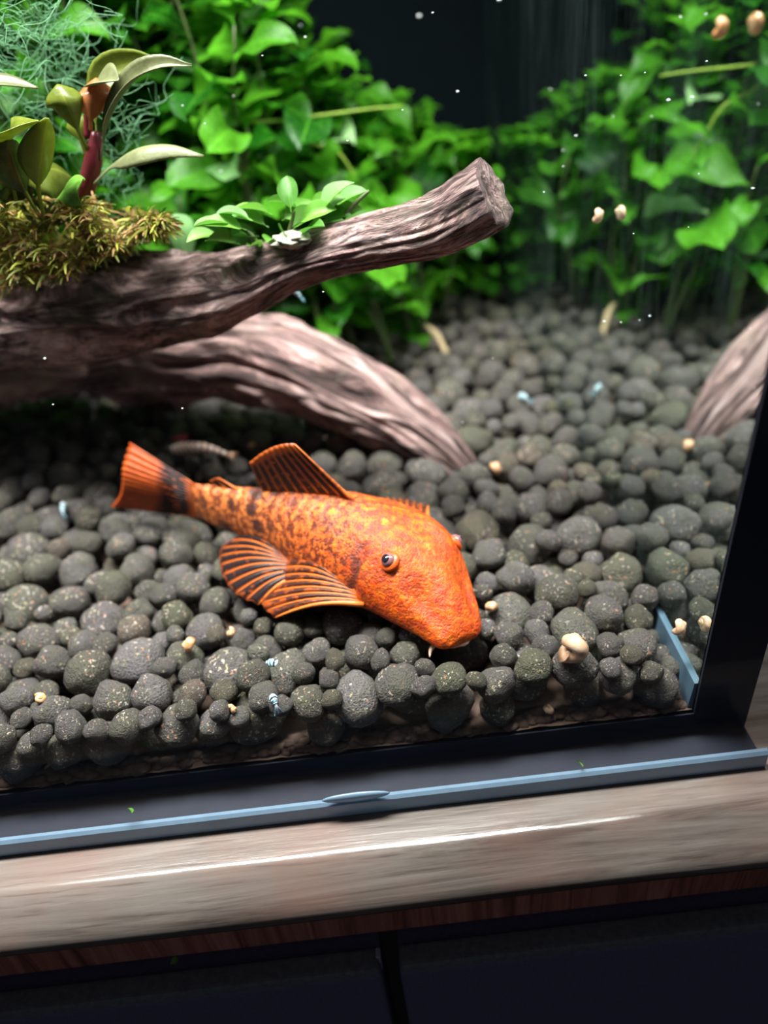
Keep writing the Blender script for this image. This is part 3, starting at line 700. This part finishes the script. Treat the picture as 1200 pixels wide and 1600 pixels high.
blade('leaf', [at(142, 290, YP - .01), at(175, 258, YP - .03), at(215, 233, YP - .05), at(265, 228, YP - .06), at(318, 243, YP - .07)], .036, M['greyleaf'], bp, 'lance', -.3, (.1, 1, .35), t0=.25)
blade('leaf', [at(135, 245, YP), at(120, 200, YP), at(112, 175, YP + .01)], .03, M['olive'], bp, 'lance', .2, (1, 0, .2), t0=.3)
blade('leaf', [at(128, 290, YP - .01), at(95, 268, YP - .03), at(60, 262, YP - .05), at(5, 262, YP - .05)], .065, M['olive'], bp, 'lance', .3, (.1, 1, .3), t0=.15)
lp = empty('olive_leaf_plant', tuple(at(40, 340, YP)), 'olive green leafy plant at the left of the red-stemmed plant', 'plant')
for a_ in ([(70, 350), (40, 300), (22, 255), (10, 215)], [(70, 345), (60, 290), (66, 235), (74, 185)], [(10, 340), (2, 300), (0, 250), (-20, 200)], [(80, 345), (50, 310), (20, 285), (-30, 280)], [(60, 340), (90, 310), (110, 292), (128, 280)], [(30, 330), (10, 240), (20, 215), (60, 190)]):
    ys = YP - .04 + random.uniform(-.03, .02)
    blade('leaf', [at(*q, ys - .012 * i) for i, q in enumerate(a_)], random.uniform(.04, .06), M['olive'] if random.random() < .7 else M['epileaf'], lp, 'lance', .3, (.7, random.uniform(-.6, .8), .3), t0=.35, wave=.08)
for a_ in ([(95, 350), (60, 320), (30, 290)], [(75, 360), (50, 345), (20, 300), (5, 290)]):
    tube('stem', [at(*q, YP - .03) for q in a_], [.005, .004, .003], M['stem'], lp)
blade('leaf', [at(-30, 132, YP - .05), at(10, 132, YP - .04), at(60, 138, YP - .03)], .03, M['greyleaf'], lp, 'lance', .2, (0, 1, .3), t0=0)

# moss on the driftwood
def strands(n, fn, ln, mats):
    out = {}
    for k in range(n):
        p = np.array(fn()); d = np.array((RNG.normal(), RNG.normal() - .4, RNG.uniform(.0, 1.3))); d /= np.linalg.norm(d); s_ = np.cross(d, RNG.normal(size=3)); s_ /= np.linalg.norm(s_)
        L = RNG.uniform(*ln); w = L * .075; vs = []; uv = []
        for i in range(5):
            u = i / 4; c = p + d * L * u - np.array((0, 0, 1)) * L * .45 * u * u; ww = w * (1 - .75 * u) * (1 + .5 * (i % 2))
            vs += [c - s_ * ww, c + s_ * ww]; uv += [(u, -.5, 0), (u, .5, 0)]
        fs = [(2 * i, 2 * i + 1, 2 * i + 3, 2 * i + 2) for i in range(4)]
        a, b, c_ = out.setdefault(k % len(mats), ([], [], [])); o = len(a); a += vs; b += [tuple(i + o for i in f) for f in fs]; c_ += uv
    return out
def moss_pt():
    px = RNG.uniform(-60, 262); lo = np.interp(px, [-60, 0, 110, 200, 262], [455, 450, 430, 385, 365]); hi = np.interp(px, [-60, 60, 150, 262], [318, 312, 318, 345])
    for _ in range(20):
        p = at(px, RNG.uniform(hi, lo), YP + RNG.uniform(-.075, .05))
        if mnoise.noise(Vector(p * 22)) > .02: break
    return p
def moss(name, label, n, fn, ln, mat):
    o = strands(n, fn, ln, [mat])[0]; me = mesh(name, o[0], o[1]); vattr(me, 'leafuv', o[2])
    return tag(link(name, me, mat), label, 'moss', None, 'stuff')
moss('moss', 'yellow-green moss tuft growing on the driftwood below the red-stemmed plant', 4200, moss_pt, (.010, .032), M['moss'])
moss('withered_moss', 'brown withered moss caught on the driftwood below the red-stemmed plant', 3200, moss_pt, (.010, .03), M['brownmoss'])

# hair algae
parts = []
for k in range(130):
    p = at(RNG.uniform(-30, 125), RNG.uniform(0, 175), .62 + RNG.uniform(-.05, .05)); pts = [p]; d = RNG.normal(size=3); d /= np.linalg.norm(d)
    for q in range(6):
        d = d * .6 + RNG.normal(size=3) * .6; d /= np.linalg.norm(d); p = p + d * RNG.uniform(.015, .035); pts.append(p)
    parts.append(tube_data(pts, [.00055, .00055, .0004], 24, 3))
for k in range(40):
    p = at(RNG.uniform(160, 225), RNG.uniform(170, 310), .58 + RNG.uniform(-.02, .04)); pts = [p]
    for q in range(5): p = p + RNG.normal(size=3) * .014; pts.append(p)
    parts.append(tube_data(pts, [.0005, .0005, .0004], 16, 3))
vs, fs = merge(parts); tag(link('hair_algae', mesh('hair_algae', vs, fs), M['hair']), 'wispy pale green hair algae tangled behind the red-stemmed plant', 'algae', None, 'stuff')

# small plant sitting on the branch
ep = empty('branch_plant', tuple(at(440, 375, .43)), 'small round-leaved green plant growing on the driftwood branch', 'plant')
LE = [leaf_mesh('leaf', M['epileaf'], 'oval', 10, 4, .18, .25, .02, 3, .05, 4, k * 1.1, .12, .55) for k in range(4)]
for (px, py, a, s_) in [(352, 362, 200, .052), (365, 345, 190, .05), (375, 372, 215, .05), (385, 350, 170, .055), (395, 335, 150, .045), (405, 360, 230, .05), (420, 345, 120, .05), (425, 325, 160, .05), (430, 368, 260, .04), (440, 335, 60, .05), (450, 350, 20, .055),
                        (455, 322, 90, .045), (465, 340, 10, .055), (470, 358, 320, .045), (480, 330, 40, .055), (495, 342, 0, .05), (500, 322, 60, .055), (510, 335, 20, .05), (520, 318, 40, .05), (470, 318, 130, .045), (410, 378, 250, .035), (440, 358, 280, .05)]:
    a = math.radians(a); p = at(px, py + 10, .425 + random.uniform(-.03, .02))
    put_leaf(random.choice(LE), ep, p, (math.cos(a), -.35 + .5 * math.sin(a), 0.12 + .25 * random.random()), s_, random.uniform(-.7, .7))
for a_ in ([(400, 378), (390, 365), (370, 352)], [(450, 372), (455, 350), (460, 330)], [(480, 366), (500, 345), (520, 325)], [(535, 340), (555, 318), (577, 298)]):
    tube('stem', [at(*q, .415) for q in a_], [.004, .003, .002], M['stem'], ep)
gv, gf = ico(4, lambda c: V(c.x * .028, c.y * .02, c.z * .009) * (1 + .45 * mnoise.noise(c * 2.2) + .2 * mnoise.noise(c * 6)))
g = link('glue_crust', mesh('glue_crust', gv, gf), M['glue']); g.location = at(462, 373, .40); tag(g, 'pale crust of glue on the branch under the small plant', 'crust')
# single pale leaf in the gap behind the branch
pp = empty('pale_leaf_plant', tuple(at(290, 420, .62)), 'single broad pale green leaf standing behind the branch fork', 'plant')
blade('leaf', [at(300, 430, .62), at(290, 400, .62), at(284, 365, .62), at(272, 335, .63)], .062, M['paleleaf'], pp, 'spoon', .2, (1, .2, .1), t0=.2)

# ------------------------------------------------------------ small animals
def snail_mesh():
    parts_v, fs = [], []; n, m = 46, 12
    for i in range(n):
        t = i / (n - 1); a = t * 2 * math.pi * 3.0; g_ = 1.9 ** (t * 3.0) / 1.9 ** 3; R = .55 * g_; r = .50 * g_
        c = V(R * math.cos(a), R * math.sin(a), -1.05 * g_ + .5)
        for j in range(m):
            b = 2 * math.pi * j / m; parts_v.append(c + V(math.cos(a), math.sin(a), 0) * r * math.cos(b) + V(0, 0, 1) * r * 1.15 * math.sin(b))
    fs = [(i * m + j, i * m + (j + 1) % m, (i + 1) * m + (j + 1) % m, (i + 1) * m + j) for i in range(n - 1) for j in range(m)]
    fs += [tuple(range(m - 1, -1, -1)), tuple((n - 1) * m + j for j in range(m))]
    return parts_v, fs
sv, sf = snail_mesh(); SN = mesh('snail', np.array(sv) * .0115, sf); SN.materials.append(M['shell'])
def gz(px, py, z=.105):
    d = np.array(fw) * FPX + np.array(cr) * (px - 600) + np.array(cu) * (800 - py); return C_ + d * ((z - C_[2]) / d[2])
def onx(px, py, x):
    d = np.array(fw) * FPX + np.array(cr) * (px - 600) + np.array(cu) * (800 - py); return C_ + d * ((x - C_[0]) / d[0])
def pel_top(p):
    """rest height of a small thing at p on the packed pellets"""
    z = .02
    for (x, y, zz, r) in PEL:
        d2 = (x - p[0]) ** 2 + (y - p[1]) ** 2
        if d2 < r * r: z = max(z, zz + math.sqrt(r * r - d2))
    return z
def settle(px, py, lift):
    p = gz(px, py, .10)
    for _ in range(4): p = gz(px, py, pel_top(p) + lift)
    p[1] = max(p[1], .014); p[2] = pel_top(p) + lift; return p
for (px, py, sc, lab) in [(795, 822, 1.1, 'orange snail on the pellets beyond the fish snout'), (290, 1008, 1.0, 'amber snail in a gap between pellets near the pelvic fin'), (360, 990, .7, 'small pinkish snail beside the amber snail'),
                         (775, 720, 1.1, 'cream snail beside the foot of the driftwood root'), (770, 945, 1.0, 'white and orange snail touching the snout of the fish'), (365, 1115, .6, 'tiny white snail on the pellets near the front glass'),
                         (62, 1090, .8, 'pale orange snail half hidden among pellets by the left front'), (960, 705, .9, 'pale snail at the foot of the side glass'), (395, 715, .7, 'dull tan snail on the gravel behind the dorsal fin'),
                         (866, 1137, .8, 'grey-blue empty shell at the foot of the front glass')]:
    o = link('snail', SN); o.location = settle(px, py, .007 * sc); o.scale = (sc,) * 3; o.rotation_euler = (random.uniform(-1.2, 1.2), random.uniform(-1.2, 1.2), random.uniform(0, 6)); tag(o, lab, 'snail')
for (px, py, sc, lab) in [(938, 333, .95, 'pale snail high on the side glass beside its own reflection'), (1131, 38, .8, 'white snail near the top of the side glass'), (1066, 976, 1.05, 'striped brown snail low on the side glass above the blue-lit seal')]:
    p = onx(px, py, XW - .012); o = link('snail', SN); o.location = p; o.scale = (sc,) * 3; o.rotation_euler = (.4, 1.3, .5); tag(o, lab, 'snail')
for (px, py, sc, lab) in [(897, 1002, 2.0, 'large pinkish snail crawling on the inside of the front glass')]:
    p = at(px, py, .018 * sc / 1.5); o = link('snail', SN); o.location = p; o.scale = (sc,) * 3; o.rotation_euler = (1.0, .7, 2.2); tag(o, lab, 'snail')
def shrimp(name, pts, rad, mat, label, legs=True):
    loc = Vector(pts[len(pts) // 2]); r0 = empty(name, tuple(loc), label, 'shrimp')
    P = catmull(pts, 40) - np.array(loc); T, N, B = frames(P); vs, at_ = [], []; m = 10
    for i in range(40):
        u = i / 39; r = rad * (math.sin(math.pi * min(1, .12 + u * .80)) ** .6) * (1 - .35 * u) * (1 + .10 * math.cos(u * 52))
        for j in range(m):
            a = 2 * math.pi * j / m; vs.append(P[i] + r * (math.cos(a) * N[i] * 1.15 + math.sin(a) * B[i] * .85)); at_.append((u, j / m, 0))
    fs = [(i * m + j, i * m + (j + 1) % m, (i + 1) * m + (j + 1) % m, (i + 1) * m + j) for i in range(39) for j in range(m)] + [tuple(range(m - 1, -1, -1)), tuple(39 * m + j for j in range(m))]
    me = mesh('body', vs, fs); vattr(me, 'body', at_); link('body', me, mat, r0)
    e = P[-1]; t_ = T[-1]; b_ = B[-1]
    for k in (-1, 0, 1):
        v_, f_ = tube_data([e - t_ * rad * .3, e + t_ * rad * .8 + b_ * rad * .35 * k, e + t_ * rad * 1.7 + b_ * rad * .9 * k], [rad * .25, rad * .35, rad * .1], 6, 5); me = mesh('tail_fan', v_, f_); vattr(me, 'body', [(.9, 0, 0)] * len(v_)); link('tail_fan', me, mat, r0)
    if legs:
        for k in range(5):
            q = P[6 + k * 3]; s_ = 1 if k % 2 else -1
            v_, f_ = tube_data([q - N[6] * rad * .6, q - N[6] * rad * 1.5 + B[6] * rad * s_ * .8, q - N[6] * rad * 2.3 + B[6] * rad * s_], [rad * .12, rad * .09, rad * .05], 6, 4); me = mesh('leg', v_, f_); vattr(me, 'body', [(.5, 0, 0)] * len(v_)); link('leg', me, mat, r0)
        for s_ in (-1, 1):
            v_, f_ = tube_data([P[0], P[0] - T[0] * rad * 2 + B[0] * rad * s_ + N[0] * rad, P[0] - T[0] * rad * 4 + B[0] * rad * s_ * 2.2 + N[0] * rad * .6], [rad * .09, rad * .06, rad * .03], 8, 4); me = mesh('antenna', v_, f_); vattr(me, 'body', [(.5, 0, 0)] * len(v_)); link('antenna', me, mat, r0)
p0 = settle(272, 708, .020); p1 = settle(352, 706, .022); zz = max(p0[2], p1[2])
shrimp('shrimp', [(*p0[:2], zz), *[tuple(p0 * (1 - t) + p1 * t + np.array((0, 0, zz - (p0[2] * (1 - t) + p1[2] * t) + .006 * math.sin(3.1 * t)))) for t in (.33, .66)], (*p1[:2], zz - .004)], .011, M['shrimp'], 'orange and dark banded shrimp behind the tail of the fish')
for (a_, b_, lab) in [((418, 1037), (455, 1044), 'tiny blue banded shrimp below the pelvic fin'), ((100, 788), (98, 810), 'tiny blue banded shrimp on pellets near the tail fin'), ((444, 442), (468, 462), 'small pale blue shrimp under the driftwood branch'), ((812, 622), (830, 628), 'tiny silvery shrimp on the gravel beyond the driftwood root'), ((423, 1105), (430, 1122), 'tiny white shrimp clinging to a large pellet')]:
    if a_[1] < 500: q0, q1 = at(*a_, .545), at(*b_, .545)
    else:
        q0 = settle(*a_, .005); q1 = q0 + (gz(*b_, .1) - gz(*a_, .1)) * .7
    shrimp('baby_shrimp', [q0, (q0 + q1) / 2 + np.array((0, 0, .003)), q1], .0065, M['bluebaby'], lab, False)
for (px, py, lab) in [(291, 722, 'short red food stick beneath the orange shrimp'), (181, 738, 'short red food stick beyond the tail fin')]:
    p = settle(px, py, .006); v_, f_ = tube_data([p + np.array((-.014, 0, 0)), p, p + np.array((.014, .004, .001))], [.0045, .0062, .0045], 10, 8); tag(link('food_stick', mesh('food_stick', v_, f_), M['food']), lab, 'food')
# withered stalk hanging at the edge of the green bank
s0, s1 = at(664, 508, 1.0), at(694, 546, .96)
v_, f_ = tube_data([s0, (s0 + s1) / 2 + np.array((.004, 0, .006)), s1, s1 + np.array((.004, -.004, -.01))], [.004, .007, .006, .009], 16, 8)
tag(link('withered_stalk', mesh('withered_stalk', v_, f_), M['stalk']), 'pale withered stalk at the edge of the green plants', 'stalk')
# thin yellow-green runners among the plants
for pts, lab in (([(390, 192), (440, 188), (520, 178), (580, 170), (628, 166)], 'thin straight runner stem reaching out of the green plants'), ([(440, 190), (480, 222), (528, 238), (560, 285), (575, 300)], 'thin sagging runner stem below the straight runner')):
    v_, f_ = tube_data([at(*q, .93) for q in pts], [.0028, .0024, .0016], 20, 6); tag(link('runner_stem', mesh('runner_stem', v_, f_), M['yellowstem']), lab, 'stem')
# suspended specks and bubbles
parts = []; v0, f0 = ico(1)
for (px, py, r) in [(655, 25, 5), (676, 20, 3), (715, 143, 3.5), (477, 58, 3), (470, 40, 2), (410, 87, 2.5), (543, 220, 3), (629, 172, 2.5), (787, 340, 4), (900, 212, 3), (880, 260, 2), (915, 118, 3), (970, 118, 2.5), (958, 182, 2), (1018, 182, 2), (1065, 154, 4.5), (880, 235, 2), (345, 268, 3), (285, 165, 2.5), (320, 193, 2.5), (70, 560, 3), (83, 632, 2), (285, 638, 2), (770, 560, 2), (944, 502, 3), (1000, 500, 2), (780, 0, 6), (1103, 22, 3), (600, 330, 2), (365, 150, 2), (505, 456, 2), (723, 660, 2), (850, 300, 2), (990, 365, 2), (860, 140, 2.5)]:
    y = RNG.uniform(.15, .42); p = at(px, py, y); p[0] = min(p[0], XW - .012); dep = (p - C_) @ np.array(fw); r *= .7; parts.append((list(np.array(v0) * [r * dep / FPX, r * dep / FPX, r * .6 * dep / FPX] + p), f0))
vs, fs = merge(parts); tag(link('suspended_specks', mesh('suspended_specks', vs, fs), M['speck']), 'pale specks drifting in the water', 'specks', None, 'stuff')
# clear droplet on the polished edge and scraps of green leaf
dv, df = ico(3, lambda c: V(c.x * .040, c.y * .0035, c.z * .0075)); o = link('water_droplet', mesh('water_droplet', dv, df), M['edge']); p = at(556, 1245, -.0565); p[2] = max(p[2], ZW + .012); o.location = p
tag(o, 'flat clear droplet clinging to the polished glass edge', 'droplet')
FR = leaf_mesh('leaf_fragment', M['epileaf'], 'oval', 6, 3, .2, .2, .05, 3, .1, 4, 2.0, .05, .7)
for (px, py, y, lab) in ((207, 1270, -.0535, 'tiny green leaf scrap on the front glass near the droplet'), (911, 1198, -.0535, 'tiny green leaf scrap on the front glass near the sealed corner'), (266, 1507, -.150, 'tiny green leaf scrap on the cabinet door edge')):
    o = link('leaf_fragment', FR); o.location = at(px, py, y); o.scale = (.011,) * 3; o.rotation_euler = (.9, .2, random.uniform(0, 3)); tag(o, lab, 'leaf scrap')
